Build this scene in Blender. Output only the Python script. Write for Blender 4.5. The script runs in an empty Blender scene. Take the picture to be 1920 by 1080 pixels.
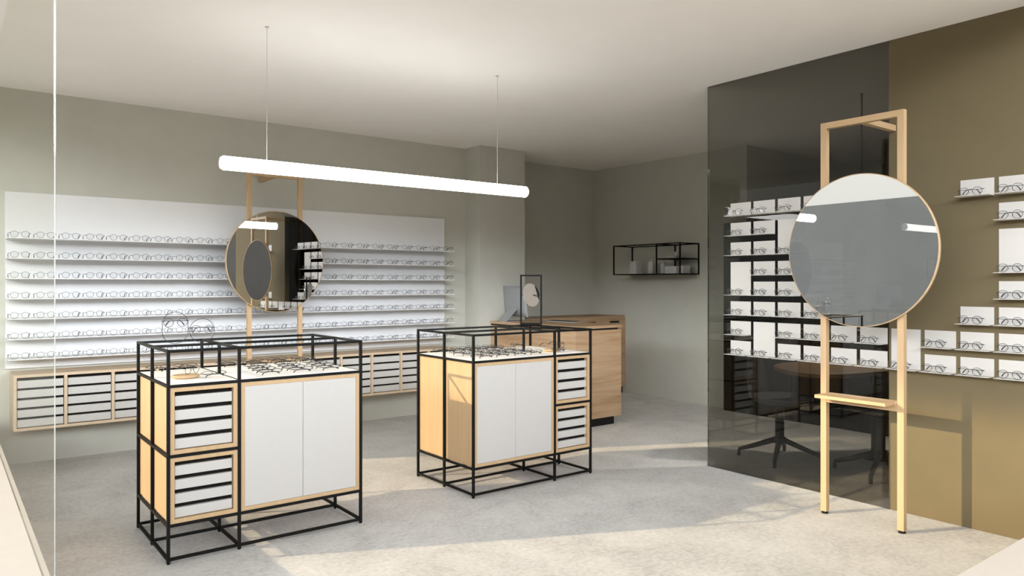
import bpy, bmesh, math, random
from mathutils import Vector, Matrix
random.seed(7)
PI = math.pi
scn = bpy.context.scene
col = scn.collection

# ------------------------------------------------------------------ materials
def new_mat(name):
    m = bpy.data.materials.new(name); m.use_nodes = True
    nt = m.node_tree; nt.nodes.clear()
    out = nt.nodes.new('ShaderNodeOutputMaterial')
    return m, nt, out

def N(nt, typ, **kw):
    n = nt.nodes.new(typ)
    for k, v in kw.items():
        if k in n.inputs: n.inputs[k].default_value = v
        else: setattr(n, k, v)
    return n

def coords(nt, scale=(1, 1, 1), kind='Object'):
    tc = N(nt, 'ShaderNodeTexCoord'); mp = N(nt, 'ShaderNodeMapping')
    mp.inputs['Scale'].default_value = scale
    nt.links.new(tc.outputs[kind], mp.inputs['Vector'])
    return mp.outputs['Vector']

def ramp(nt, fac, stops):
    r = N(nt, 'ShaderNodeValToRGB')
    els = r.color_ramp.elements
    while len(els) < len(stops): els.new(0.5)
    for e, (p, c) in zip(els, stops):
        e.position = p; e.color = (*c, 1)
    nt.links.new(fac, r.inputs['Fac'])
    return r.outputs['Color']

def plain(name, c, rough=0.5, spec=0.5, metal=0.0, nscale=30, var=0.04, bump=0.0):
    """one colour with a faint procedural mottling"""
    m, nt, out = new_mat(name)
    b = N(nt, 'ShaderNodeBsdfPrincipled')
    b.inputs['Roughness'].default_value = rough
    b.inputs['Metallic'].default_value = metal
    b.inputs['Specular IOR Level'].default_value = spec
    v = coords(nt)
    nz = N(nt, 'ShaderNodeTexNoise'); nz.inputs['Scale'].default_value = nscale; nz.inputs['Detail'].default_value = 4
    nt.links.new(v, nz.inputs['Vector'])
    lo = tuple(x * (1 - var) for x in c); hi = tuple(min(1, x * (1 + var)) for x in c)
    nt.links.new(ramp(nt, nz.outputs['Fac'], [(0.3, lo), (0.7, hi)]), b.inputs['Base Color'])
    if bump:
        bp = N(nt, 'ShaderNodeBump'); bp.inputs['Strength'].default_value = bump; bp.inputs['Distance'].default_value = 0.002
        nt.links.new(nz.outputs['Fac'], bp.inputs['Height']); nt.links.new(bp.outputs['Normal'], b.inputs['Normal'])
    nt.links.new(b.outputs[0], out.inputs[0])
    return m

def wood(name, light, dark, axis='z', rough=0.5):
    m, nt, out = new_mat(name)
    b = N(nt, 'ShaderNodeBsdfPrincipled'); b.inputs['Roughness'].default_value = rough
    b.inputs['Specular IOR Level'].default_value = 0.3
    s = {'z': (26, 26, 1.3), 'x': (1.3, 26, 26), 'y': (26, 1.3, 26)}[axis]
    v = coords(nt, s)
    n1 = N(nt, 'ShaderNodeTexNoise'); n1.inputs['Scale'].default_value = 1.6; n1.inputs['Detail'].default_value = 6
    n1.inputs['Roughness'].default_value = 0.6; n1.inputs['Distortion'].default_value = 0.6
    nt.links.new(v, n1.inputs['Vector'])
    nt.links.new(ramp(nt, n1.outputs['Fac'], [(0.25, dark), (0.75, light)]), b.inputs['Base Color'])
    nt.links.new(b.outputs[0], out.inputs[0])
    return m

def board_wood(name, tones, rough=0.5):
    """wide horizontal oak boards, each board with its own tone and a fine horizontal grain"""
    m, nt, out = new_mat(name)
    b = N(nt, 'ShaderNodeBsdfPrincipled'); b.inputs['Roughness'].default_value = rough
    b.inputs['Specular IOR Level'].default_value = 0.3
    v = coords(nt, (2.2, 2.2, 30))
    n1 = N(nt, 'ShaderNodeTexNoise'); n1.inputs['Scale'].default_value = 1.2; n1.inputs['Detail'].default_value = 6
    nt.links.new(v, n1.inputs['Vector'])
    v2 = coords(nt, (0.35, 0.35, 6.5))
    n2 = N(nt, 'ShaderNodeTexNoise'); n2.inputs['Scale'].default_value = 1.0; n2.inputs['Detail'].default_value = 1
    nt.links.new(v2, n2.inputs['Vector'])
    mx = N(nt, 'ShaderNodeMath', operation='MULTIPLY_ADD'); mx.inputs[1].default_value = 0.45
    nt.links.new(n1.outputs['Fac'], mx.inputs[0])
    ml = N(nt, 'ShaderNodeMath', operation='MULTIPLY'); ml.inputs[1].default_value = 0.55
    nt.links.new(n2.outputs['Fac'], ml.inputs[0]); nt.links.new(ml.outputs[0], mx.inputs[2])
    nt.links.new(ramp(nt, mx.outputs[0], [(0.36, tones[0]), (0.5, tones[1]), (0.64, tones[2])]), b.inputs['Base Color'])
    nt.links.new(b.outputs[0], out.inputs[0])
    return m

def floor_mat():
    m, nt, out = new_mat('mottled_concrete')
    b = N(nt, 'ShaderNodeBsdfPrincipled'); b.inputs['Roughness'].default_value = 0.62
    b.inputs['Specular IOR Level'].default_value = 0.25
    v = coords(nt)
    n1 = N(nt, 'ShaderNodeTexNoise'); n1.inputs['Scale'].default_value = 2.4; n1.inputs['Detail'].default_value = 12
    n1.inputs['Roughness'].default_value = 0.72; n1.inputs['Distortion'].default_value = 0.5
    nt.links.new(v, n1.inputs['Vector'])
    n2 = N(nt, 'ShaderNodeTexNoise'); n2.inputs['Scale'].default_value = 38; n2.inputs['Detail'].default_value = 8
    n2.inputs['Roughness'].default_value = 0.7
    nt.links.new(v, n2.inputs['Vector'])
    mx = N(nt, 'ShaderNodeMath', operation='MULTIPLY_ADD'); mx.inputs[1].default_value = 0.5
    ml = N(nt, 'ShaderNodeMath', operation='MULTIPLY'); ml.inputs[1].default_value = 0.5
    nt.links.new(n2.outputs['Fac'], ml.inputs[0])
    nt.links.new(n1.outputs['Fac'], mx.inputs[0]); nt.links.new(ml.outputs[0], mx.inputs[2])
    nt.links.new(ramp(nt, mx.outputs[0], [(0.36, (0.44, 0.432, 0.42)), (0.5, (0.60, 0.597, 0.585)), (0.62, (0.71, 0.705, 0.69))]), b.inputs['Base Color'])
    bp = N(nt, 'ShaderNodeBump'); bp.inputs['Strength'].default_value = 0.12; bp.inputs['Distance'].default_value = 0.003
    nt.links.new(n2.outputs['Fac'], bp.inputs['Height']); nt.links.new(bp.outputs['Normal'], b.inputs['Normal'])
    nt.links.new(b.outputs[0], out.inputs[0])
    return m

def sheet_glass(name, tint, gloss=None, ior=1.5, rough=0.0, gcol=(1, 1, 1)):
    """thin sheet: straight transmission tinted, plus a mirror reflection"""
    m, nt, out = new_mat(name)
    t = N(nt, 'ShaderNodeBsdfTransparent'); t.inputs['Color'].default_value = (*tint, 1)
    g = N(nt, 'ShaderNodeBsdfGlossy'); g.inputs['Roughness'].default_value = rough
    g.inputs['Color'].default_value = (*gcol, 1)
    mx = N(nt, 'ShaderNodeMixShader')
    if gloss is None:
        f = N(nt, 'ShaderNodeFresnel'); f.inputs['IOR'].default_value = ior
        nt.links.new(f.outputs[0], mx.inputs[0])
    else:
        mx.inputs[0].default_value = gloss
    nt.links.new(t.outputs[0], mx.inputs[1]); nt.links.new(g.outputs[0], mx.inputs[2])
    nt.links.new(mx.outputs[0], out.inputs[0])
    return m

def mirror_mat(name, c=(0.8, 0.8, 0.8)):
    m, nt, out = new_mat(name)
    g = N(nt, 'ShaderNodeBsdfGlossy'); g.inputs['Roughness'].default_value = 0.0
    g.inputs['Color'].default_value = (*c, 1)
    nt.links.new(g.outputs[0], out.inputs[0])
    return m

def emit(name, c, s):
    m, nt, out = new_mat(name)
    e = N(nt, 'ShaderNodeEmission'); e.inputs['Color'].default_value = (*c, 1); e.inputs['Strength'].default_value = s
    nt.links.new(e.outputs[0], out.inputs[0])
    return m

PAINT = (0.515, 0.51, 0.45)
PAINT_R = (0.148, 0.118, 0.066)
M = dict(
    floor=floor_mat(),
    wall=plain('olive_grey_paint', PAINT, 0.85, 0.15, nscale=6, var=0.025),
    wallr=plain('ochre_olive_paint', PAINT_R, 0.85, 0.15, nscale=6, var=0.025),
    ceiling=plain('white_ceiling_paint', (0.88, 0.86, 0.83), 0.9, 0.1, nscale=4, var=0.01),
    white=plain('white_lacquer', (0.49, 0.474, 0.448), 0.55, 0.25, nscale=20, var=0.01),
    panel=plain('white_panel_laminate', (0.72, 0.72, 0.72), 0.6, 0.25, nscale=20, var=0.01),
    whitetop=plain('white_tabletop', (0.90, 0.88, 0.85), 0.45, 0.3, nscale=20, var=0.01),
    ledge=plain('white_powder_coat', (0.565, 0.54, 0.50), 0.5, 0.3, nscale=20, var=0.01),
    steel=plain('black_steel', (0.006, 0.006, 0.0055), 0.6, 0.14, nscale=60, var=0.1),
    rubber=plain('black_rubber', (0.006, 0.006, 0.006), 0.7, 0.3, nscale=60, var=0.1),
    wire=plain('black_wire', (0.02, 0.021, 0.023), 0.35, 0.5, nscale=60, var=0.1),
    acetate=plain('black_acetate', (0.008, 0.008, 0.009), 0.3, 0.5, nscale=60, var=0.1),
    wood=wood('pale_birch', (0.515, 0.362, 0.205), (0.45, 0.305, 0.165), 'z'),
    woodx=wood('pale_birch_lengthwise', (0.515, 0.362, 0.205), (0.45, 0.305, 0.165), 'x'),
    woody=wood('pale_birch_crosswise', (0.515, 0.362, 0.205), (0.45, 0.305, 0.165), 'y'),
    woodlight=wood('bleached_birch', (0.58, 0.455, 0.32), (0.50, 0.39, 0.27), 'x'),
    oak=board_wood('oak_boards', [(0.34, 0.205, 0.105), (0.45, 0.305, 0.185), (0.50, 0.355, 0.225)]),
    tablewood=wood('smoked_oak', (0.20, 0.135, 0.085), (0.15, 0.10, 0.06), 'x'),
    oaktop=plain('matte_desk_top', (0.36, 0.31, 0.25), 0.5, 0.4, nscale=14, var=0.05),
    dark=plain('dark_gap_shade', (0.010, 0.008, 0.007), 0.8, 0.1, nscale=20, var=0.2),
    black=plain('black_laminate', (0.008, 0.008, 0.007), 0.6, 0.2, nscale=20, var=0.1),
    tint=sheet_glass('smoked_glass', (0.61, 0.605, 0.58), ior=1.38),
    pane=sheet_glass('shop_window_glass', (0.965, 0.965, 0.945), gloss=0.05),
    edge=plain('ground_glass_edge', (0.42, 0.43, 0.40), 0.6, 0.4, nscale=30, var=0.03),
    clear=sheet_glass('clear_top_glass', (0.985, 0.99, 0.985), gloss=0.03),
    lens=sheet_glass('spectacle_lens', (0.97, 0.975, 0.98), gloss=0.012),
    mirror=mirror_mat('mirror_silver'),
    backing=plain('black_mirror_back', (0.012, 0.012, 0.012), 0.6, 0.3, nscale=30, var=0.1),
    lamp=emit('tube_light_glow', (1.0, 0.99, 0.97), 7.5),
    capw=plain('frosted_end_cap', (0.85, 0.84, 0.82), 0.4, 0.4, nscale=30, var=0.01),
    alu=plain('silver_aluminium', (0.36, 0.37, 0.385), 0.42, 0.5, metal=0.35, nscale=60, var=0.02),
    cable=plain('white_cable', (0.6, 0.58, 0.55), 0.6, 0.2, nscale=60, var=0.02),
    box=plain('white_cardboard', (0.62, 0.61, 0.59), 0.7, 0.2, nscale=40, var=0.02),
    stone=plain('cream_sill_stone', (0.52, 0.50, 0.475), 0.75, 0.2, nscale=12, var=0.015),
    pave=plain('grey_pavement', (0.60, 0.58, 0.55), 0.9, 0.1, nscale=5, var=0.12),
    street=plain('grey_street_render', (0.115, 0.117, 0.115), 0.9, 0.1, nscale=3, var=0.05),
    brick=plain('dark_street_render', (0.045, 0.045, 0.043), 0.9, 0.1, nscale=3, var=0.05),
    chair=plain('charcoal_chair_metal', (0.018, 0.018, 0.018), 0.5, 0.4, nscale=40, var=0.1),
    shade=plain('black_lamp_shade', (0.015, 0.014, 0.013), 0.6, 0.3, nscale=40, var=0.1),
    shell=plain('grey_chair_shell', (0.05, 0.05, 0.05), 0.6, 0.3, nscale=40, var=0.1),
)

# ------------------------------------------------------------------ mesh helpers
class MB:
    def __init__(s): s.bm = bmesh.new()
    def box(s, x0, x1, y0, y1, z0, z1, bev=0.0, mi=0):
        bm = s.bm
        vs = [bm.verts.new((x, y, z)) for x in (x0, x1) for y in (y0, y1) for z in (z0, z1)]
        fs = [bm.faces.new([vs[i] for i in f]) for f in ((0, 1, 3, 2), (4, 6, 7, 5), (0, 4, 5, 1), (2, 3, 7, 6), (0, 2, 6, 4), (1, 5, 7, 3))]
        for f in fs: f.material_index = mi
        if bev:
            es = list({e for f in fs for e in f.edges})
            bmesh.ops.bevel(bm, geom=es, offset=bev, segments=2, affect='EDGES', profile=0.7)
        return s
    def tube(s, pts, r, n=8, closed=False, cap=True):
        bm = s.bm
        pts = [Vector(p) for p in pts]; k = len(pts)
        rs = r if isinstance(r, (list, tuple)) else [r] * k
        rings = []; ref = None
        for i, p in enumerate(pts):
            a = pts[(i - 1) % k] if (closed or i > 0) else pts[i]
            b = pts[(i + 1) % k] if (closed or i < k - 1) else pts[i]
            t = (b - a).normalized()
            if ref is None:
                ref = Vector((0, 0, 1)) if abs(t.z) < 0.9 else Vector((1, 0, 0))
            u = (ref - t * ref.dot(t))
            if u.length < 1e-6: u = t.orthogonal()
            u.normalize(); w = t.cross(u); ref = u
            rings.append([bm.verts.new(p + u * (rs[i] * math.cos(2 * PI * j / n)) + w * (rs[i] * math.sin(2 * PI * j / n))) for j in range(n)])
        m = k if closed else k - 1
        for i in range(m):
            A, B = rings[i], rings[(i + 1) % k]
            for j in range(n):
                f = bm.faces.new((A[j], A[(j + 1) % n], B[(j + 1) % n], B[j])); f.smooth = True
        if cap and not closed:
            bm.faces.new(rings[0][::-1]); bm.faces.new(rings[-1])
        return s
    def bar(s, a, b, w):            # square bar between two points
        a, b = Vector(a), Vector(b); h = w / 2
        lo = Vector((min(a.x, b.x) - h, min(a.y, b.y) - h, min(a.z, b.z) - h))
        hi = Vector((max(a.x, b.x) + h, max(a.y, b.y) + h, max(a.z, b.z) + h))
        return s.box(lo.x, hi.x, lo.y, hi.y, lo.z, hi.z)
    def lathe(s, prof, n=32, c=(0, 0, 0), smooth=True):   # around z
        bm = s.bm; rings = []
        for r, z in prof:
            if r < 1e-6: rings.append([bm.verts.new((c[0], c[1], c[2] + z))])
            else: rings.append([bm.verts.new((c[0] + r * math.cos(2 * PI * j / n), c[1] + r * math.sin(2 * PI * j / n), c[2] + z)) for j in range(n)])
        for A, B in zip(rings, rings[1:]):
            for j in range(n):
                q = [A[j % len(A)], A[(j + 1) % n % len(A)], B[(j + 1) % n % len(B)], B[j % len(B)]]
                q = [v for i, v in enumerate(q) if v not in q[:i]]
                if len(q) > 2:
                    f = bm.faces.new(q); f.smooth = smooth
        for R, fl in ((rings[0], True), (rings[-1], False)):
            if len(R) > 2: bm.faces.new(R[::-1] if fl else R)
        return s
    def prism(s, outline, thick, M4):     # outline in local xy, extruded along local z by thick, then M4
        bm = s.bm
        a = [bm.verts.new(M4 @ Vector((x, y, 0))) for x, y in outline]
        b = [bm.verts.new(M4 @ Vector((x, y, thick))) for x, y in outline]
        n = len(outline)
        bm.faces.new(a[::-1]); bm.faces.new(b)
        for i in range(n): bm.faces.new((a[i], a[(i + 1) % n], b[(i + 1) % n], b[i]))
        return s
    def xf(s, M4):
        bmesh.ops.transform(s.bm, matrix=M4, verts=s.bm.verts); return s
    def build(s, name, mat, parent=None, loc=None):
        bmesh.ops.recalc_face_normals(s.bm, faces=s.bm.faces)
        me = bpy.data.meshes.new(name); s.bm.to_mesh(me); s.bm.free()
        for m in (mat if isinstance(mat, (list, tuple)) else [mat]): me.materials.append(m)
        o = bpy.data.objects.new(name, me); col.objects.link(o)
        if parent is not None: o.parent = parent
        if loc is not None: o.location = loc
        return o

def tag(o, label, cat, group=None):
    o['label'] = label; o['category'] = cat
    if group: o['group'] = group
    return o
def thing(name, label, cat, loc=(0, 0, 0), rz=0, group=None):
    o = bpy.data.objects.new(name, None); col.objects.link(o)
    o.empty_display_size = 0.1
    o.location = loc; o.rotation_euler = (0, 0, rz)
    return tag(o, label, cat, group)
def struct(o):
    o['kind'] = 'structure'; return o
def dup(root, loc=None, rot=None, label=None, group=None):
    r = root.copy(); col.objects.link(r)
    if loc is not None: r.location = loc
    if rot is not None: r.rotation_euler = rot
    if label: r['label'] = label
    if group: r['group'] = group
    for ch in root.children:
        c = ch.copy(); col.objects.link(c); c.parent = r
        for g in ch.children:
            d = g.copy(); col.objects.link(d); d.parent = c
    return r
ORD = ['first', 'second', 'third', 'fourth', 'fifth', 'sixth', 'seventh', 'eighth', 'ninth', 'tenth', 'eleventh', 'twelfth',
       'thirteenth', 'fourteenth', 'fifteenth', 'sixteenth', 'seventeenth', 'eighteenth', 'nineteenth', 'twentieth',
       'twenty-first', 'twenty-second', 'twenty-third', 'twenty-fourth']
NUM = ['one', 'two', 'three', 'four', 'five', 'six', 'seven', 'eight', 'nine', 'ten']

# ------------------------------------------------------------------ the room
CZ = 2.80
XL, YF = 0.30, 1.07            # inner edges of the shop-window sills
YD = 6.63                      # display wall
YB = 6.90                      # wall behind the rear counter
XB = 6.694                     # back wall
XG = 4.49                      # glass / right wall
struct(MB().box(-0.2, 9.2, 0.4, 7.0, -0.12, 0.0).build('floor', M['floor']))
struct(MB().box(0.18, 9.2, 0.95, 7.2, CZ, CZ + 0.2).box(-0.95, 0.18, 2.3, 7.2, CZ, CZ + 0.2).build('ceiling', M['ceiling']))
struct(MB().box(-0.42, 4.9, YD, YD + 0.35, 0, CZ).build('wall_left', M['wall']))
struct(MB().box(4.9, 6.9, YB, YB + 0.1, 0, CZ).build('wall_rear', M['wall']))
struct(MB().box(4.489, 5.091, 6.35, 6.95, 0, CZ).build('column', M['wall']))
struct(MB().box(XB, XB + 0.1, 4.63, YB + 0.1, 0, CZ).build('wall_back', M['wall']))
struct(MB().box(XB + 0.1, 9.2, 4.63, 4.75, 0, CZ).build('wall_recess', M['wall']))
struct(MB().box(9.1, 9.2, 0.9, 4.75, 0, CZ).build('wall_far', M['wall']))
struct(MB().box(XG, XG + 0.12, 0.5, 2.12, 0, CZ).build('wall_right', M['wallr']))
struct(MB().box(XG + 0.12, 9.2, 0.85, 0.95, 0, CZ).build('wall_front', M['wall']))
struct(MB().box(XG, XG + 0.012, 2.12, 3.44, 0.0, CZ).build('wall_glass', M['tint']))
# shop front: low stone sill round the corner, a glazed bay along the left side
struct(MB().box(-0.55, XL, 0.35, 7.0, 0, 0.35).box(XL, 4.49, 0.35, YF, 0, 0.35).build('sill', M['stone']))
w1 = struct(MB().box(0.277, 0.283, 2.652, YD, 0.35, CZ).build('window_1', M['pane']))
struct(MB().box(0.2785, 0.2815, 2.650, 2.6519, 0.35, CZ).build('glass_edge', M['edge'], w1))
# outside: pavement and the rendered wall across the street
struct(MB().box(-9, -0.2, -6, 14, -0.12, -0.02).box(-0.2, 12, -6, 0.4, -0.12, -0.02).build('pavement', M['pave']))
struct(MB().box(-9.3, -9.0, -2.0, 30, -0.1, 3.30).build('wall_side_street', M['street']))
struct(MB().box(-9.3, 14, -8.3, -8.0, -0.1, 3.3).box(-9.3, -9.0, -8.0, -2.0, -0.1, 3.3).build('wall_front_street', M['brick']))

struct(MB().box(-20.4, -20.0, 7.0, 20.0, 9.42, 13.5).build('sun_blocker', M['street']))  # unseen slab added far outside to cut off the upper part of the sunlight

# ------------------------------------------------------------------ eyeglasses
def rim_pts(cx, n=22, w=0.0240, h=0.0215):
    pts = []
    for i in range(n):
        a = 2 * PI * i / n
        c, s_ = math.cos(a), math.sin(a)
        x = w * (abs(c) ** 0.9) * (1 if c >= 0 else -1)
        z = h * (abs(s_) ** 0.9) * (1 if s_ >= 0 else -1)
        if z < 0: x *= 1 - 0.18 * (-z / h) ** 1.6          # panto: narrower at the bottom
        pts.append((cx + x, 0, 0.0225 + z))
    return pts
def make_eyeglasses(folded, name='eyeglasses'):
    fr = MB()
    for sx in (-1, 1): fr.tube(rim_pts(sx * 0.0335), 0.00125, 6, closed=True)
    fr.tube([(-0.0115, 0, 0.030), (-0.005, -0.001, 0.0345), (0.005, -0.001, 0.0345), (0.0115, 0, 0.030)], 0.0012, 6)
    for sx in (-1, 1):
        fr.tube([(sx * 0.056, 0, 0.031), (sx * 0.064, 0.002, 0.032), (sx * 0.066, 0.006, 0.032)], 0.0016, 6)
        fr.tube([(sx * 0.0105, 0.000, 0.024), (sx * 0.0095, 0.006, 0.020)], 0.0014, 6)
    root = fr.build(name, M['wire'])
    for sx in (-1, 1):
        if folded:
            yo = 0.010 if sx < 0 else 0.014
            path = [(sx * 0.066, 0.006, 0.032), (sx * 0.060, yo, 0.0325), (sx * 0.0, yo, 0.0325), (-sx * 0.024, yo, 0.0315)]
            tip = [(-sx * 0.024, yo, 0.0315), (-sx * 0.034, yo, 0.024), (-sx * 0.045, yo + 0.001, 0.008)]
        else:
            path = [(sx * 0.066, 0.006, 0.032), (sx * 0.067, 0.05, 0.032), (sx * 0.066, 0.095, 0.031)]
            tip = [(sx * 0.066, 0.095, 0.031), (sx * 0.065, 0.112, 0.024), (sx * 0.063, 0.132, 0.003)]
        t = MB().tube(path, 0.0014, 6).build('temple', M['wire'], root)
        MB().tube(tip, [0.0016, 0.0026, 0.0028], 6).build('temple_tip', M['acetate'], t)
    for sx in (-1, 1):
        lm = MB(); pts = rim_pts(sx * 0.0335)
        lm.bm.faces.new([lm.bm.verts.new((x, 0.0002, z)) for x, _, z in pts])
        lm.bm.faces.new([lm.bm.verts.new((x, 0.0012, z)) for x, _, z in pts][::-1])
        lm.build('lens', M['lens'], root)
    return root
open_glasses = make_eyeglasses(False)
folded_glasses = make_eyeglasses(True)
used = set()
def place_glasses(kind, loc, rot, label, group):
    src = open_glasses if kind == 'open' else folded_glasses
    if kind not in used:
        used.add(kind); o = src; o.location = loc; o.rotation_euler = rot; tag(o, label, 'eyeglasses', group)
    else:
        o = dup(src, loc, rot, label, group); o['category'] = 'eyeglasses'
    return o

# ------------------------------------------------------------------ white display panel on the left wall
dp = thing('eyeglass_display', 'large white wall panel with seven long eyeglass shelves on the left wall', 'display panel', (0.385, YD, 0.716))
MB().box(0, 3.822, -0.03, 0, 0, 1.312, 0.002).build('back_panel', M['panel'], dp)
ROWZ = [1.682 - 0.1470 * i for i in range(7)]
for z in ROWZ:
    MB().box(0.0, 3.822, -0.225, -0.0295, z - 0.716 - 0.008, z - 0.716, 0.0015).build('shelf', M['panel'], dp)
RN = ['top', 'second', 'third', 'fourth', 'fifth', 'sixth', 'bottom']
for r, z in enumerate(ROWZ):
    for i in range(24):
        place_glasses('open', (0.462 + 0.1600 * i, 6.424, z + 0.0005), (0, 0, 0),
                      f'thin black wire eyeglasses {ORD[i]} from left on the {RN[r]} shelf of white wall panel',
                      f'eyeglasses on the {RN[r]} shelf of the white wall panel')

# ------------------------------------------------------------------ drawer unit hung under the panel
UX0, UX1, UY0, UZ0, UZ1 = 0.414, 4.152, 6.29, 0.297, 0.697
du = thing('wall_drawer_unit', 'long birch wall unit full of thin white drawers hung below the white panel', 'drawer unit', (UX0, YD, UZ0))
L = UX1 - UX0; D = YD - UY0; H = UZ1 - UZ0; t = 0.020; nC = 12
cw = (L - t) / nC
cb = MB()
cb.box(0, L, -D, 0, H - t, H, 0.001).box(0, L, -D, 0, 0, t, 0.001)
for i in range(nC + 1): cb.box(i * cw, i * cw + t, -D + 0.0005, 0, t, H - t)
cb.build('carcass', M['woodlight'], du)
for i in range(nC): MB().box(i * cw + t + 0.0003, (i + 1) * cw - 0.0003, -D + 0.036, -D + 0.042, t, H - t).build('gap_shade_board', M['dark'], du)  # near-black sheet added behind the fronts, its colour standing in for gap shade
ih = H - 2 * t
for i in range(nC):
    for k in range(5):
        z0 = t + 0.006 + k * (ih - 0.012) / 5
        MB().box(i * cw + t + 0.004, (i + 1) * cw - 0.004, -D + 0.012, -D + 0.035, z0, z0 + (ih - 0.012) / 5 - 0.017, 0.001).build('drawer', M['white'], du)

# ------------------------------------------------------------------ the two frame cabinets
Z_B, Z_M, Z_S, Z_T, BW = 0.182, 0.515, 0.853, 1.022, 0.0145
def frame_cabinet(name, label, xs, narrow_first):
    x0, ys = xs[0], [0.0, 0.338, 0.676]
    t_ = thing(name, label, 'display cabinet', (xs[0], 3.818, 0))
    X = [x - x0 for x in xs]
    f = MB()
    for x in X:
        for y in ys: f.bar((x, y, 0.012), (x, y, Z_T), BW)
    for z in (0.022, Z_B, Z_S, Z_T):
        for y in ys:
            for a, b in zip(X, X[1:]): f.bar((a + BW, y, z), (b - BW, y, z), BW * 0.92)
        for x in X:
            for a, b in zip(ys, ys[1:]): f.bar((x, a + BW, z), (x, b - BW, z), BW * 0.92)
    n0, n1 = (X[0], X[1]) if narrow_first else (X[1], X[2])
    for y in (ys[0], ys[2]): f.bar((n0 + BW, y, Z_M), (n1 - BW, y, Z_M), BW * 0.92)
    xe = X[0] if narrow_first else X[2]
    for a, b in zip(ys, ys[1:]): f.bar((xe, a + BW, Z_M), (xe, b - BW, Z_M), BW * 0.92)
    f.build('steel_frame', M['steel'], t_)
    for x in X:
        for y in ys:
            MB().lathe([(0.007, 0.0), (0.007, 0.012), (0.009, 0.0125), (0.009, 0.016)], 12, (x, y, 0)).build('foot', M['rubber'], t_)
    # white top and the clear glass lid on the frame
    tt = MB()
    for a, b in zip(X, X[1:]):
        for c, d in zip(ys, ys[1:]): tt.box(a + BW / 2, b - BW / 2, c + BW / 2, d - BW / 2, Z_S - 0.006, Z_S + 0.0075)
    tt.build('tabletop', M['whitetop'], t_)
    MB().box(X[0] - 0.006, X[2] + 0.006, -0.006, ys[2] + 0.006, Z_T + BW / 2 + 0.0005, Z_T + BW / 2 + 0.0045).build('glass_top', M['clear'], t_)
    g = BW / 2 + 0.001
    def casing(a, b, y0, y1, z0, z1, front):
        """open birch box; front = -1 opens towards -y, +1 towards +y"""
        c = MB(); w = 0.020
        c.box(a, b, y0, y1, z1 - w, z1).box(a, b, y0, y1, z0, z0 + w)
        c.box(a, a + w, y0, y1, z0 + w, z1 - w).box(b - w, b, y0, y1, z0 + w, z1 - w)
        if front < 0: c.box(a + w, b - w, y1 - 0.012, y1, z0 + w, z1 - w)
        else: c.box(a + w, b - w, y0, y0 + 0.012, z0 + w, z1 - w)
        return c.build('casing', M['wood'], t_)
    for row in (0, 1):
        y0, y1 = ys[row] + (g if row else -0.001), ys[row + 1] - (g if not row else -0.001)
        fr = -1 if row == 0 else 1
        # drawer boxes, two high
        for z0, z1 in ((Z_B + g, Z_M - g), (Z_M + g, Z_S - g)):
            c = casing(n0 + g, n1 - g, y0, y1, z0, z1, fr)
            q = (z1 - z0 - 0.040 - 0.005) / 4
            for k in range(4):
                zz = z0 + 0.024 + k * q
                if k == 0:
                    yb = (y0 + 0.034, y0 + 0.040) if fr < 0 else (y1 - 0.040, y1 - 0.034)
                    MB().box(n0 + g + 0.0205, n1 - g - 0.0205, yb[0], yb[1], z0 + 0.0205, z1 - 0.0205).build('gap_shade_board', M['dark'], c)  # dark backing added so the gaps between drawers read as deep shade
                if fr < 0: MB().box(n0 + g + 0.024, n1 - g - 0.024, y0 + 0.012, y0 + 0.033, zz, zz + q - 0.021, 0.001).build('drawer', M['white'], c)
                else: MB().box(n0 + g + 0.024, n1 - g - 0.024, y1 - 0.033, y1 - 0.012, zz, zz + q - 0.021, 0.001).build('drawer', M['white'], c)
        # the wide cupboard with two white doors
        a, b = (X[1], X[2]) if narrow_first else (X[0], X[1])
        casing(a + g, b - g, y0, y1, Z_B + g, Z_S - g, fr)
        m = (a + b) / 2
        for d0, d1 in ((a + g + 0.021, m - 0.001), (m + 0.001, b - g - 0.021)):
            yy = (y0 + 0.0015, y0 + 0.018) if fr < 0 else (y1 - 0.018, y1 - 0.0015)
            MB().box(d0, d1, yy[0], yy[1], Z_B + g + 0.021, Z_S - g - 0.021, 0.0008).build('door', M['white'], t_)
    return t_
frame_cabinet('display_cabinet', 'black steel framed cabinet with drawers left of its white doors, nearest the left wall', [0.869, 1.204, 1.876], True)
frame_cabinet('display_cabinet', 'black steel framed cabinet with drawers right of its white doors, in front of the desk', [2.648, 3.322, 3.658], False)

# eyeglasses lying on the white tops
ZT = Z_S + 0.0085
TILT = -1.2
def lie(x, y, rz, label, group):
    return place_glasses('folded', (x, y, ZT + 0.0165), (TILT, 0, rz), label, group)
for r in range(4):
    for c in range(3):
        lie(1.392 + 0.168 * c + random.uniform(-.006, .006) + 0.01 * r, 3.875 + 0.106 * r, random.uniform(-.12, .12),
            f'folded black eyeglasses, {["left","middle","right"][c]} column, {ORD[r]} row from front on left cabinet top', 'eyeglasses in front columns on the left cabinet top')
for r in range(2):
    for c in range(4):
        lie(1.345 + 0.15 * c, 4.375 + 0.085 * r, random.uniform(-.1, .1),
            f'folded black eyeglasses, {ORD[c]} from left in {["inner","outer"][r]} back row on left cabinet top', 'eyeglasses in back rows on the left cabinet top')
for c in range(2):
    lie(0.965 + 0.14 * c, 4.43, 0.05, f'folded black eyeglasses, {["left","right"][c]} of a pair behind the wooden dish on left cabinet', 'pair behind the wooden dish')
lie(1.128, 3.955, 0.06, 'single folded black eyeglasses right of wooden dish on left cabinet top', 'single eyeglasses beside dishes')
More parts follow.
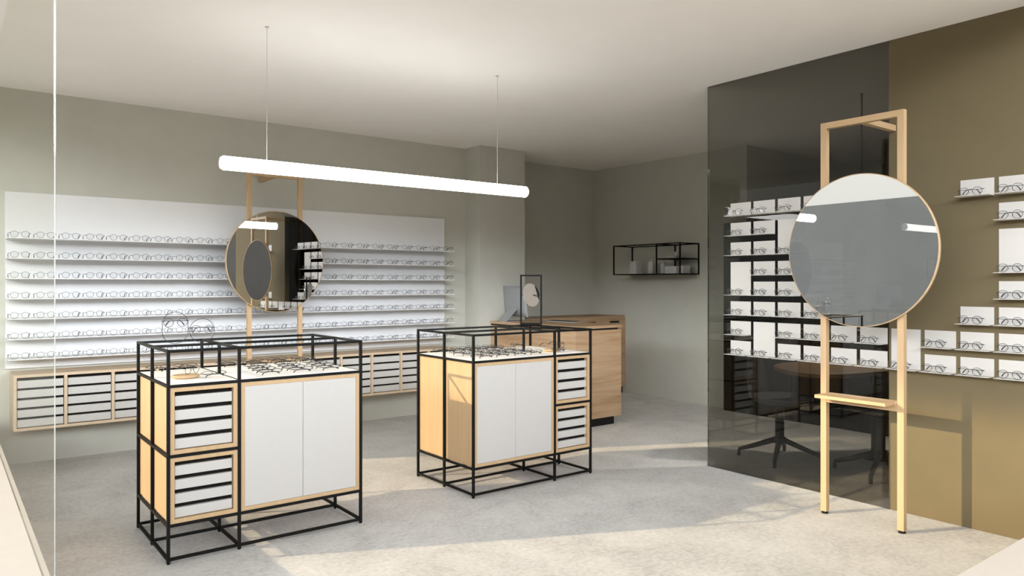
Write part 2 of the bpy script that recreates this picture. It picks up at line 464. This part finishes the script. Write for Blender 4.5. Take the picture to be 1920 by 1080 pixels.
for r in range(6):
    for c in range(4):
        lie(2.795 + 0.142 * c + random.uniform(-.006, .006), 3.878 + 0.100 * r + (0.03 if r > 3 else 0), random.uniform(-.12, .12),
            f'folded black eyeglasses, {ORD[c]} column, {ORD[r]} row from front on cabinet before desk', 'eyeglasses in rows on the right cabinet top')
lie(3.50, 4.43, 0.05, 'folded black eyeglasses alone at the back of right cabinet top, below small mirror', 'single eyeglasses beside dishes')
lie(3.47, 3.915, 0.08, 'folded black eyeglasses just in front of wooden dish on right cabinet top', 'single eyeglasses beside dishes')
def dish(x, y, label):
    o = MB().lathe([(0.0, 0.0), (0.052, 0.0), (0.066, 0.006), (0.068, 0.014), (0.064, 0.018), (0.056, 0.014), (0.0, 0.013)], 40).build('wooden_dish', M['woodx'])
    o.location = (x, y, ZT); o.scale = (1.0, 0.8, 1)
    return tag(o, label, 'dish', 'wooden dishes on the cabinet tops')
dish(1.005, 4.045, 'small oval birch dish under open eyeglasses on left cabinet top')
dish(3.475, 4.02, 'small oval birch dish under open eyeglasses on right cabinet top')
place_glasses('open', (1.035, 4.045, ZT + 0.0195), (0.10, 0, 0.72), 'open black eyeglasses propped on the wooden dish of left cabinet', 'eyeglasses on wooden dishes')
place_glasses('open', (3.515, 3.985, ZT + 0.020), (0.12, 0, 0.35), 'open black eyeglasses propped on the wooden dish of right cabinet', 'eyeglasses on wooden dishes')

# wire display rings on the glass lid of the left cabinet
ZG = Z_T + BW / 2 + 0.0045
def ring(x, y, w, h, zb, label, glabel):
    pts = []; n = 48; r = w / 2; s = h - w
    for i in range(n):
        a = 2 * PI * i / n
        pts.append((r * math.cos(a), 0, 0.0017 + r + r * math.sin(a) + (s if math.sin(a) > 1e-6 else 0)))
    o = MB().tube(pts, 0.0015, 6, closed=True).build('display_ring', M['wire'])
    o.location = (x, y, ZG)
    tag(o, label, 'display stand', 'wire display rings')
    place_glasses('folded', (x, y - 0.004, ZG + zb), (0, 0, -0.02), glabel, 'eyeglasses hung on wire rings')
ring(0.973, 4.125, 0.126, 0.165, 0.088, 'tall black wire display ring on glass lid of left cabinet', 'folded black eyeglasses hung on the taller wire ring')
ring(1.108, 4.130, 0.126, 0.126, 0.048, 'round black wire display ring right of the taller one', 'folded black eyeglasses hung on the lower round wire ring')

# small framed mirror on the right cabinet
a_, b_ = Vector((3.535, 4.455, 0)), Vector((3.640, 4.340, 0))
mid = (a_ + b_) / 2; wd = (b_ - a_).length
tm = thing('table_mirror', 'small round mirror in a slim upright black frame on right cabinet', 'mirror', (mid.x, mid.y, ZG), math.atan2(b_.y - a_.y, b_.x - a_.x))
f = MB()
hh = 0.375
f.bar((-wd / 2, 0, 0.005), (-wd / 2, 0, hh), 0.0125).bar((wd / 2, 0, 0.005), (wd / 2, 0, hh), 0.0125)
f.bar((-wd / 2 + 0.0125, 0, hh), (wd / 2 - 0.0125, 0, hh), 0.0122).bar((-wd / 2 + 0.0125, 0, 0.006), (wd / 2 - 0.0125, 0, 0.006), 0.0122)
f.box(-wd / 2, wd / 2, -0.05, 0.05, 0, 0.003)
f.build('frame', M['steel'], tm)
ml = MB().lathe([(0.0, -0.003), (0.066, -0.003), (0.066, 0.003), (0.0, 0.003)], 48, smooth=False)
ml.xf(Matrix.Translation((0.0, -0.004, 0.225)) @ Matrix.Rotation(math.radians(26), 4, 'Z') @ Matrix.Rotation(math.radians(68), 4, 'X') @ Matrix.Scale(1.45, 4, (0, 1, 0)))
ml.build('mirror_disc', M['mirror'], tm)
MB().tube([(-wd / 2, 0, 0.225), (wd / 2, 0, 0.225)], 0.0025, 8).build('pivot', M['steel'], tm)

# ------------------------------------------------------------------ the two tall mirror stands
def mirror_stand(label, loc, rz, turn):
    """local frame: mirror faces -y, posts along x, wall at +y 0.39"""
    s = thing('mirror_stand', label, 'mirror', loc, rz)
    hw, p, Hh = 0.2375, 0.035, 2.288
    fr = MB()
    for sx in (-1, 1):
        x0, x1 = (-hw, -hw + p) if sx < 0 else (hw - p, hw)
        fr.box(x0, x1, 0, p, 0.014, Hh, 0.0012)
    fr.build('post', M['wood'], s)
    MB().box(-hw + p, hw - p, 0, p, Hh - p, Hh - 0.0003, 0.0008).build('top_rail', M['woodx'], s)
    MB().box(-hw + p, hw - p, 0.002, p - 0.002, 0.655, 0.690).build('lower_rail', M['woodx'], s)
    MB().box(-0.0175, 0.0175, p, 0.388, Hh - p - 0.001, Hh - 0.001, 0.0008).build('wall_arm', M['woody'], s)
    MB().box(-hw + p + 0.002 - 0.012, hw - p - 0.012, -0.11, -0.001, 0.690, 0.709, 0.0012).box(-hw + p + 0.002, hw - p - 0.002, -0.001, 0.040, 0.6905, 0.709).build('shelf', M['woodx'], s)
    for sx in (-1, 1):
        MB().lathe([(0.019, 0.0), (0.019, 0.008), (0.006, 0.009), (0.006, 0.0145)], 20, (sx * (hw - p / 2), p / 2, 0)).build('foot', M['rubber'], s)
    R = 0.430
    T = Matrix.Translation((0, -0.014, 1.534)) @ Matrix.Rotation(math.radians(turn), 4, 'Z') @ Matrix.Rotation(PI / 2, 4, 'X')
    rimm = MB().lathe([(R - 0.004, -0.010), (R, -0.010), (R, 0.012), (R - 0.004, 0.012)], 128)
    rimm.bm.faces.ensure_lookup_table()
    # drop the end caps so that the band is a ring, then close its inside
    for fc in [fc for fc in rimm.bm.faces if len(fc.verts) > 4]: rimm.bm.faces.remove(fc)
    rimm.xf(T); rimm.build('rim', M['woodx'], s)
    MB().lathe([(0, 0.004), (R - 0.0035, 0.004), (R - 0.0035, 0.011), (0, 0.011)], 128, smooth=False).xf(T).build('mirror_glass', M['mirror'], s)
    MB().lathe([(0, -0.010), (R - 0.0035, -0.010), (R - 0.0035, 0.0035), (0, 0.0035)], 96, smooth=False).xf(T).build('back_plate', M['backing'], s)
    return s
mirror_stand('tall birch stand with large round mirror before the smoked glass wall', (4.10, 2.0955, 0), -PI / 2, -0.8)
mirror_stand('tall birch stand with round mirror in front of the white display panel', (2.272, 6.235, 0), 0, 3.5)

# ------------------------------------------------------------------ tube light
TX0, TX1, TY, TZ, TR = 1.206, 3.335, 4.14, 2.004, 0.0385
tl = thing('tube_light', 'long glowing white tube light hung level above the two cabinets', 'lamp', (TX0, TY, TZ))
tb = MB().tube([(0.012, 0, 0), (TX1 - TX0 - 0.012, 0, 0)], TR, 32); tb.build('tube', M['lamp'], tl)
for x0, x1 in ((0.0, 0.0118), (TX1 - TX0 - 0.0118, TX1 - TX0)):
    rr = [TR * 0.86, TR * 0.97] if x0 == 0 else [TR * 0.97, TR * 0.86]
    MB().tube([(x0, 0, 0), (x1, 0, 0)], rr, 32).build('end_cap', M['capw'], tl)
for cx in (1.464 - TX0, 3.085 - TX0):
    c = MB().tube([(cx, 0.015, TR * 0.9), (cx, 0.015, CZ - TZ - 0.004)], 0.0013, 6).build('cable', M['cable'], tl)
    MB().lathe([(0.012, CZ - TZ - 0.006), (0.012, CZ - TZ - 0.0005)], 16, (cx, 0.015, 0)).build('ceiling_cap', M['cable'], c)

# ------------------------------------------------------------------ small ledges on the glass and right wall
Y0C, PITCH, PW = 3.237, 0.1887, 0.166
LZ = [1.826 - 0.1397 * i for i in range(8)]
cells = [(0, [0, 1, 2, 3, 8, 9]), (1, [0, 1, 9]), (2, [0, 1, 22]), (3, [1, 2, 29]), (4, [20, 1, 2, 9]), (5, [0, 1, 2, 3, 8, 9]),
         (6, [0, 2, 3, 4, 5, 7, 8, 9]), (7, [0, 21, 2, 3, 4, 5, 26, 7, 8, 9])]
def ledge_mesh(h):
    b = MB()
    b.box(-0.004, -0.0005, -PW / 2, PW / 2, -0.003, h, 0.0004)
    return b
def make_ledge(h):
    o = ledge_mesh(h).build('eyeglass_ledge', M['ledge'])
    MB().box(-0.085, -0.004, -PW / 2, PW / 2, -0.003, 0.0, 0.0006).build('shelf_plate', M['ledge'], o)
    return o
protos = {}
for r, cs in cells:
    for c in cs:
        tall = c >= 20; c = c % 20 if tall else c
        y = Y0C - PITCH * c - PW / 2
        nm = f'{"tall" if tall else "low"} white metal eyeglass ledge, {ORD[r]} row, {ORD[c]} column, of {"smoked glass" if c < 6 else "right wall"} grid'
        if tall not in protos:
            protos[tall] = o = make_ledge(0.233 if tall else 0.0935); o.location = (XG, y, LZ[r])
            tag(o, nm, 'wall ledge', 'white eyeglass ledges on the right side')
        else:
            dup(protos[tall], (XG, y, LZ[r]), None, nm, 'white eyeglass ledges on the right side')
        place_glasses('folded', (XG - 0.060, y + 0.012, LZ[r] + 0.0006), (0, 0, -PI / 2 + random.uniform(-.03, .03)),
                      f'folded black eyeglasses on {"tall" if tall else "low"} ledge, {ORD[r]} row, {ORD[c]} column, of right side grid',
                      'folded eyeglasses on the small white ledges')

# ------------------------------------------------------------------ desk and rear counter
DX0, DX1, DY0, DY1, DZ = 4.615, 5.235, 5.01, 6.345, 0.950
dk = thing('reception_desk', 'oak reception desk jutting out from the grey column', 'desk', (DX0, DY0, 0))
w, d = DX1 - DX0, DY1 - DY0
MB().box(0.012, w - 0.012, 0.012, d, 0.075, DZ - 0.044).build('body', M['oak'], dk)
MB().box(0.014, w - 0.06, 0.012, d, DZ - 0.044, DZ - 0.026).build('shadow_gap', M['black'], dk)
MB().box(0, w, 0, d, DZ - 0.026, DZ, 0.001).build('worktop', M['oak'], dk)
MB().box(0.06, w - 0.10, 0.012 + 0.012, d, 0, 0.075).build('plinth', M['black'], dk)
rc = thing('rear_counter', 'oak counter against the back wall behind the reception desk', 'counter', (5.10, 6.375, 0))
w, d = XB - 5.10 - 0.002, YB - 6.375 - 0.002
MB().box(0, w, 0.004, d, 0.078, 0.93).build('body', M['oak'], rc)
MB().box(0, w, 0, d, 0.93, 0.952, 0.001).build('worktop', M['oak'], rc)
MB().box(0, w - 0.01, 0.03, d, 0, 0.078).build('plinth', M['black'], rc)
for i in range(4):
    a = i * w / 4
    MB().box(a + 0.002, a + w / 4 - 0.002, -0.010, 0.004, 0.082, 0.925, 0.0008).build('door', M['oak'], rc)
    MB().box(a + w / 4 - 0.27, a + w / 4 - 0.12, -0.022, -0.0102, 0.872, 0.890).build('handle', M['steel'], rc)

# computer on the desk: back towards the shop
cp = thing('desktop_computer', 'silver all-in-one computer seen from behind on the oak desk', 'computer', (4.80, 6.13, DZ), -PI / 2 - 0.12)
cp.scale = (0.86, 0.86, 0.90)
# local: back faces -y ; width along x
bk = MB()
nx, nz = 14, 10; Wd, Hs = 0.53, 0.36
def bulge(u, v): return 0.034 * (1 - (2 * u - 1) ** 2) * (1 - (2 * v - 1) ** 2) + 0.004
vb = [[bk.bm.verts.new(((u / nx - 0.5) * Wd, -bulge(u / nx, v / nz), v / nz * Hs)) for v in range(nz + 1)] for u in range(nx + 1)]
vf = [[bk.bm.verts.new(((u / nx - 0.5) * Wd, 0.006, v / nz * Hs)) for v in (0, nz)] for u in (0, nx)]
for u in range(nx):
    for v in range(nz):
        fc = bk.bm.faces.new((vb[u][v], vb[u + 1][v], vb[u + 1][v + 1], vb[u][v + 1])); fc.smooth = True
bk.bm.faces.new((vf[0][0], vf[0][1], vf[1][1], vf[1][0]))
bk.bm.faces.new([vb[u][0] for u in range(nx + 1)] + [vf[1][0], vf[0][0]])
bk.bm.faces.new([vb[u][nz] for u in range(nx + 1)] + [vf[1][1], vf[0][1]])
bk.bm.faces.new([vb[0][v] for v in range(nz + 1)] + [vf[0][1], vf[0][0]])
bk.bm.faces.new([vb[nx][v] for v in range(nz + 1)] + [vf[1][1], vf[1][0]])
bk.xf(Matrix.Translation((0, 0, 0.055)) @ Matrix.Rotation(math.radians(6), 4, 'X'))
shell = bk.build('housing', M['alu'], cp)
scr = MB().box(-Wd / 2 + 0.012, Wd / 2 - 0.012, 0.0065, 0.0085, 0.075, Hs - 0.012).xf(Matrix.Translation((0, 0, 0.055)) @ Matrix.Rotation(math.radians(6), 4, 'X'))
scr.build('screen', M['black'], cp)
st = MB()
st.prism([(-0.20, 0.0), (-0.20, 0.004), (-0.035, 0.155), (-0.030, 0.150), (-0.190, 0.004), (0.0, 0.004), (0.0, 0.0)], 0.17,
         Matrix(((0, 0, 1, -0.085), (1, 0, 0, 0), (0, 1, 0, 0), (0, 0, 0, 1))))
st.build('stand', M['alu'], cp)
ol = []
for i in range(28):
    a = 2 * PI * i / 28
    r_ = 0.022 * (1 + 0.10 * abs(math.cos(a)) - 0.13 * max(0, math.sin(a)) ** 8 - 0.08 * max(0, -math.sin(a)) ** 8)
    x, z = r_ * math.cos(a), r_ * math.sin(a)
    if math.hypot(x + 0.027, z - 0.003) < 0.012: x = -0.027 + 0.012       # the bite
    ol.append((x, z))
lg = MB()
T = Matrix(((1, 0, 0, 0.0), (0, 0, -1, -0.0325), (0, 1, 0, 0.29), (0, 0, 0, 1)))
lg.prism(ol, 0.0015, T)
lg.prism([(0.000, 0.024), (0.006, 0.028), (0.009, 0.037), (0.002, 0.033)], 0.0015, T)
lg.build('emblem', M['black'], cp)
kb = thing('keyboard', 'thin dark keyboard lying on the oak desk beside the computer', 'keyboard', (5.10, 5.72, DZ), -PI / 2)
MB().box(-0.21, 0.21, -0.055, 0.055, 0, 0.010, 0.002).build('body', M['alu'], kb)
km = MB()
for i in range(14):
    for j in range(5): km.box(-0.202 + i * 0.029, -0.202 + i * 0.029 + 0.025, -0.048 + j * 0.0195, -0.048 + j * 0.0195 + 0.016, 0.0098, 0.013)
km.build('keys', M['black'], kb)

# ------------------------------------------------------------------ black wire shelf on the back wall
WX0, WX1, WZ0, WZ1 = 6.362, XB, 1.452, 1.790
WY = [5.246, 5.580, 6.244]
ws = thing('wall_shelf', 'black steel frame shelf holding white packs on the back wall', 'shelf', (XB, WY[0], WZ0))
f = MB(); bw = 0.013; dx = -(WX1 - WX0) + bw / 2; yy = [y - WY[0] for y in WY]; hz = WZ1 - WZ0
for x in (dx, -bw / 2 - 0.001):
    for y in yy: f.bar((x, y, 0), (x, y, hz), bw)
    for z in (0, hz):
        for a, b in zip(yy, yy[1:]): f.bar((x, a + bw, z), (x, b - bw, z), bw * 0.92)
    f.bar((x, yy[0] + bw, hz / 2), (x, yy[1] - bw, hz / 2), bw * 0.92)
for y in yy:
    for z in (0, hz): f.bar((dx + bw, y, z), (-bw * 1.5 - 0.001, y, z), bw * 0.92)
for y in yy[:2]: f.bar((dx + bw, y, hz / 2), (-bw * 1.5 - 0.001, y, hz / 2), bw * 0.92)
f.build('steel_frame', M['steel'], ws)
MB().box(dx + bw / 2, -bw - 0.001, yy[0] + bw / 2, yy[2] - bw / 2, -0.005, 0.006).build('shelf_board', M['steel'], ws)
MB().box(dx + bw / 2, -bw - 0.001, yy[0] + bw / 2, yy[1] - bw / 2, hz / 2 - 0.006, hz / 2 + 0.005).build('shelf_board', M['steel'], ws)
def pack(x, y, z, sx, sy, sz, label, name='pack'):
    o = MB().box(-sx / 2, sx / 2, -sy / 2, sy / 2, 0, sz - 0.006, 0.002).build(name, M['box'])
    MB().box(-sx / 2 - 0.0015, sx / 2 + 0.0015, -sy / 2 - 0.0015, sy / 2 + 0.0015, sz - 0.026, sz, 0.0015).build('lid', M['box'], o)
    o.location = (x, y, z); return tag(o, label, 'box', 'white packs on the wall shelf')
zb = WZ0 + 0.0065; zm = WZ0 + hz / 2 + 0.0055
pack(6.55, 6.105, zb, 0.07, 0.045, 0.118, 'small white pack at the left end of wall shelf bottom')
pack(6.49, 5.995, zb, 0.10, 0.085, 0.150, 'tall white pack beside the smaller one at left of wall shelf')
pack(6.55, 5.835, zb, 0.05, 0.040, 0.122, 'slim white pack behind white bottle on the wall shelf')
pack(6.52, 5.455, zb, 0.12, 0.165, 0.080, 'long low white pack on wall shelf bottom, right cell')
pack(6.53, 5.315, zb, 0.12, 0.060, 0.085, 'short white pack at the right end of wall shelf bottom')
pack(6.54, 5.475, zm, 0.10, 0.140, 0.036, 'flat white pack on the upper board of wall shelf')
pack(6.54, 5.425, zm + 0.0362, 0.045, 0.045, 0.040, 'tiny bright white cube resting on the flat white pack')
def bottle(x, y, z, r, h, label):
    o = MB().lathe([(0, 0), (r, 0), (r, h * 0.80), (r * 0.9, h * 0.86), (r * 0.5, h * 0.88), (0, h * 0.88)], 24).build('bottle', M['box'])
    MB().lathe([(r * 0.5, h * 0.88), (r * 0.5, h), (0, h)], 20).build('cap', M['box'], o)
    o.location = (x, y, z); return tag(o, label, 'bottle', 'white bottles on the wall shelf')
bottle(6.50, 5.775, zb, 0.036, 0.165, 'wide white bottle left of the middle post of wall shelf')
bottle(6.50, 5.600, zb, 0.030, 0.140, 'slim white bottle just right of wall shelf middle post')

# ------------------------------------------------------------------ consulting room behind the smoked glass
wr = thing('wardrobe', 'tall black wardrobe standing behind the smoked glass wall', 'wardrobe', (6.60, 2.3, 0))
MB().box(0, 0.60, 0, 2.325, 0.0, 1.985).build('body', M['black'], wr)
for i in range(4):
    MB().box(-0.018, -0.0005, i * 0.5815 + 0.002, (i + 1) * 0.5815 - 0.002, 0.05, 1.98).build('door', M['black'], wr)
MB().box(0, 0.092, 2.3255, 2.55, 0.0, 1.985).build('side_panel', M['black'], wr)
tbl = thing('consulting_table', 'oak consulting table with rounded end behind the smoked glass', 'table', (5.0, 2.9, 0))
pts = [(4.95, 3.20), (4.80, 3.08), (4.64, 2.84), (4.625, 2.70), (4.71, 2.59), (5.0, 2.50), (5.5, 2.42), (5.9, 2.36), (6.06, 2.46), (6.0, 2.75), (5.6, 3.06), (5.2, 3.23)]
def smooth_loop(p, it=3):
    for _ in range(it):
        q = []
        for i in range(len(p)):
            u, v = p[i], p[(i + 1) % len(p)]
            q += [(0.75 * u[0] + 0.25 * v[0], 0.75 * u[1] + 0.25 * v[1]), (0.25 * u[0] + 0.75 * v[0], 0.25 * u[1] + 0.75 * v[1])]
        p = q
    return p
ol = [(x - 5.0, y - 2.9) for x, y in smooth_loop(pts, 2)]
MB().prism(ol, 0.026, Matrix.Translation((0, 0, 0.714))).build('tabletop', M['tablewood'], tbl)
MB().lathe([(0.12, 0.0), (0.12, 0.010), (0.05, 0.02), (0.035, 0.06), (0.035, 0.68), (0.16, 0.70), (0.16, 0.7139)], 28, (0.72, -0.10, 0)).build('pedestal', M['chair'], tbl)
def swivel_chair(x, y, rz, label):
    c = thing('swivel_chair', label, 'chair', (x, y, 0), rz, 'swivel chairs behind the smoked glass')
    for k in range(4):
        a = PI / 2 * k + 0.2
        dx_, dy_ = math.cos(a), math.sin(a)
        MB().tube([(0.03 * dx_, 0.03 * dy_, 0.150), (0.20 * dx_, 0.20 * dy_, 0.085), (0.30 * dx_, 0.30 * dy_, 0.050), (0.305 * dx_, 0.305 * dy_, 0.0)], [0.022, 0.018, 0.014, 0.013], 8).build('leg', M['chair'], c)
    MB().lathe([(0.045, 0.125), (0.045, 0.17), (0.033, 0.175), (0.033, 0.40), (0.10, 0.415), (0.10, 0.425)], 20).build('column', M['chair'], c)
    prof = [(0.0, 0.425), (0.12, 0.427), (0.19, 0.445), (0.225, 0.485), (0.218, 0.487), (0.18, 0.455), (0.0, 0.447)]
    MB().lathe(prof, 28).build('seat', M['shell'], c)
    bm_ = MB(); rows = []
    for j in range(7):
        z = 0.47 + 0.36 * j / 6; rr = 0.225 + 0.02 * math.sin(PI * j / 6)
        sp = 0.85 - 0.25 * (j / 6) ** 2
        rows.append([bm_.bm.verts.new((rr * math.cos(PI / 2 + sp * (i / 8 - 1)), rr * math.sin(PI / 2 + sp * (i / 8 - 1)), z)) for i in range(17)])
    for A, B in zip(rows, rows[1:]):
        for i in range(16):
            fc = bm_.bm.faces.new((A[i], A[i + 1], B[i + 1], B[i])); fc.smooth = True
    br = bm_.build('backrest', M['shell'], c)
    sm = br.modifiers.new('thick', 'SOLIDIFY'); sm.thickness = 0.012
    return c
swivel_chair(5.10, 3.235, 0.25, 'charcoal swivel chair nearer the open end of the smoked glass')
swivel_chair(5.25, 2.54, 3.2, 'charcoal swivel chair beyond the first, seen behind the birch shelf')
pl = thing('pendant_lamp', 'black pendant lamp hanging over the consulting table behind the glass', 'lamp', (5.572, 2.836, CZ))
MB().tube([(0, 0, -0.004), (0, 0, -0.95)], 0.006, 8).build('cable', M['shade'], pl)
MB().lathe([(0.008, -0.02), (0.008, -0.0005)], 20).build('ceiling_cap', M['shade'], pl)
sh = MB().lathe([(0.02, -0.95), (0.10, -0.97), (0.18, -1.05), (0.21, -1.14), (0.205, -1.14), (0.175, -1.055), (0.10, -0.98), (0.02, -0.965)], 36)
sh.build('lamp_shade', M['shade'], pl)
MB().lathe([(0, -1.04), (0.02, -1.045), (0.045, -1.09), (0.02, -1.13), (0, -1.135)], 16).build('bulb', emit('warm_bulb', (1.0, 0.93, 0.82), 650.0), pl)
d3 = struct(MB().box(9.07, 9.1, 1.2, 2.2, 0, 2.1).build('door_1', M['black']))

# ------------------------------------------------------------------ light
t_el = 0.353; m_az = -0.48
dirv = Vector((1, m_az, -t_el)).normalized()
sl = bpy.data.lights.new('sun', 'SUN'); sl.energy = 3.7; sl.color = (1.0, 0.78, 0.50); sl.angle = math.radians(0.45)
so = bpy.data.objects.new('sun', sl); col.objects.link(so)
so.rotation_euler = dirv.to_track_quat('-Z', 'Y').to_euler(); so.location = (-6, 8, 6)

BANK_L, BANK_F, SKY = 11.5, 12.5, 0.80
wd_ = bpy.data.worlds.new('sky'); scn.world = wd_; wd_.use_nodes = True
nt = wd_.node_tree; nt.nodes.clear()
tc = nt.nodes.new('ShaderNodeTexCoord'); sp = nt.nodes.new('ShaderNodeSeparateXYZ')
nt.links.new(tc.outputs['Generated'], sp.inputs[0])
def mrange(sock, a, b, c, d):
    n = nt.nodes.new('ShaderNodeMapRange'); n.interpolation_type = 'SMOOTHSTEP'
    for k, v in zip(('From Min', 'From Max', 'To Min', 'To Max'), (a, b, c, d)): n.inputs[k].default_value = v
    nt.links.new(sock, n.inputs['Value']); return n.outputs['Result']
def mul(p, q):
    n = nt.nodes.new('ShaderNodeMath'); n.operation = 'MULTIPLY'
    nt.links.new(p, n.inputs[0])
    if isinstance(q, float): n.inputs[1].default_value = q
    else: nt.links.new(q, n.inputs[1])
    return n.outputs[0]
def lerp(fac, A, B):
    n = nt.nodes.new('ShaderNodeMix'); n.data_type = 'RGBA'; nt.links.new(fac, n.inputs['Factor'])
    for i, v in ((6, A), (7, B)):
        if isinstance(v, tuple): n.inputs[i].default_value = v
        else: nt.links.new(v, n.inputs[i])
    return n.outputs[2]
# late-day sky: pale overhead, with a bright low bank of cloud a little above the roofs
low = mul(mrange(sp.outputs['Z'], 0.137, 0.160, 0.0, 1.0), mrange(sp.outputs['Z'], 0.27, 0.38, 1.0, 0.0))
side = mrange(sp.outputs['Y'], -0.85, -0.55, 1.0, 0.0)          # 1 towards the front street, 0 towards the side street
bankc = lerp(side, (BANK_L * 0.95, BANK_L * 0.99, BANK_L * 1.05, 1), (BANK_F * 0.94, BANK_F * 0.99, BANK_F * 1.07, 1))
skyc = lerp(low, (SKY, SKY, SKY * 0.98, 1), bankc)
bg = nt.nodes.new('ShaderNodeBackground'); bg.inputs['Strength'].default_value = 1.0
nt.links.new(skyc, bg.inputs['Color'])
wo = nt.nodes.new('ShaderNodeOutputWorld'); nt.links.new(bg.outputs[0], wo.inputs[0])

# ------------------------------------------------------------------ camera
FPX, CY, YAW, CH = 1387.84, 531.0, math.radians(37.7314), 1.35
cam = bpy.data.cameras.new('camera'); co = bpy.data.objects.new('camera', cam); col.objects.link(co)
cam.sensor_fit = 'HORIZONTAL'; cam.sensor_width = 36.0; cam.lens = 36.0 * FPX / 1920
cam.shift_y = -(540 - CY) / 1920
cam.clip_start = 0.02
co.location = (0, 0, CH); co.rotation_euler = (PI / 2, 0, -YAW)
scn.camera = co
scn.view_settings.view_transform = 'Standard'; scn.view_settings.look = 'None'
scn.view_settings.gamma = 1.0; scn.view_settings.use_curve_mapping = False
scn.view_settings.exposure = 0.5
scn.cycles.max_bounces = 10; scn.cycles.diffuse_bounces = 6; scn.cycles.glossy_bounces = 6
scn.cycles.transparent_max_bounces = 40
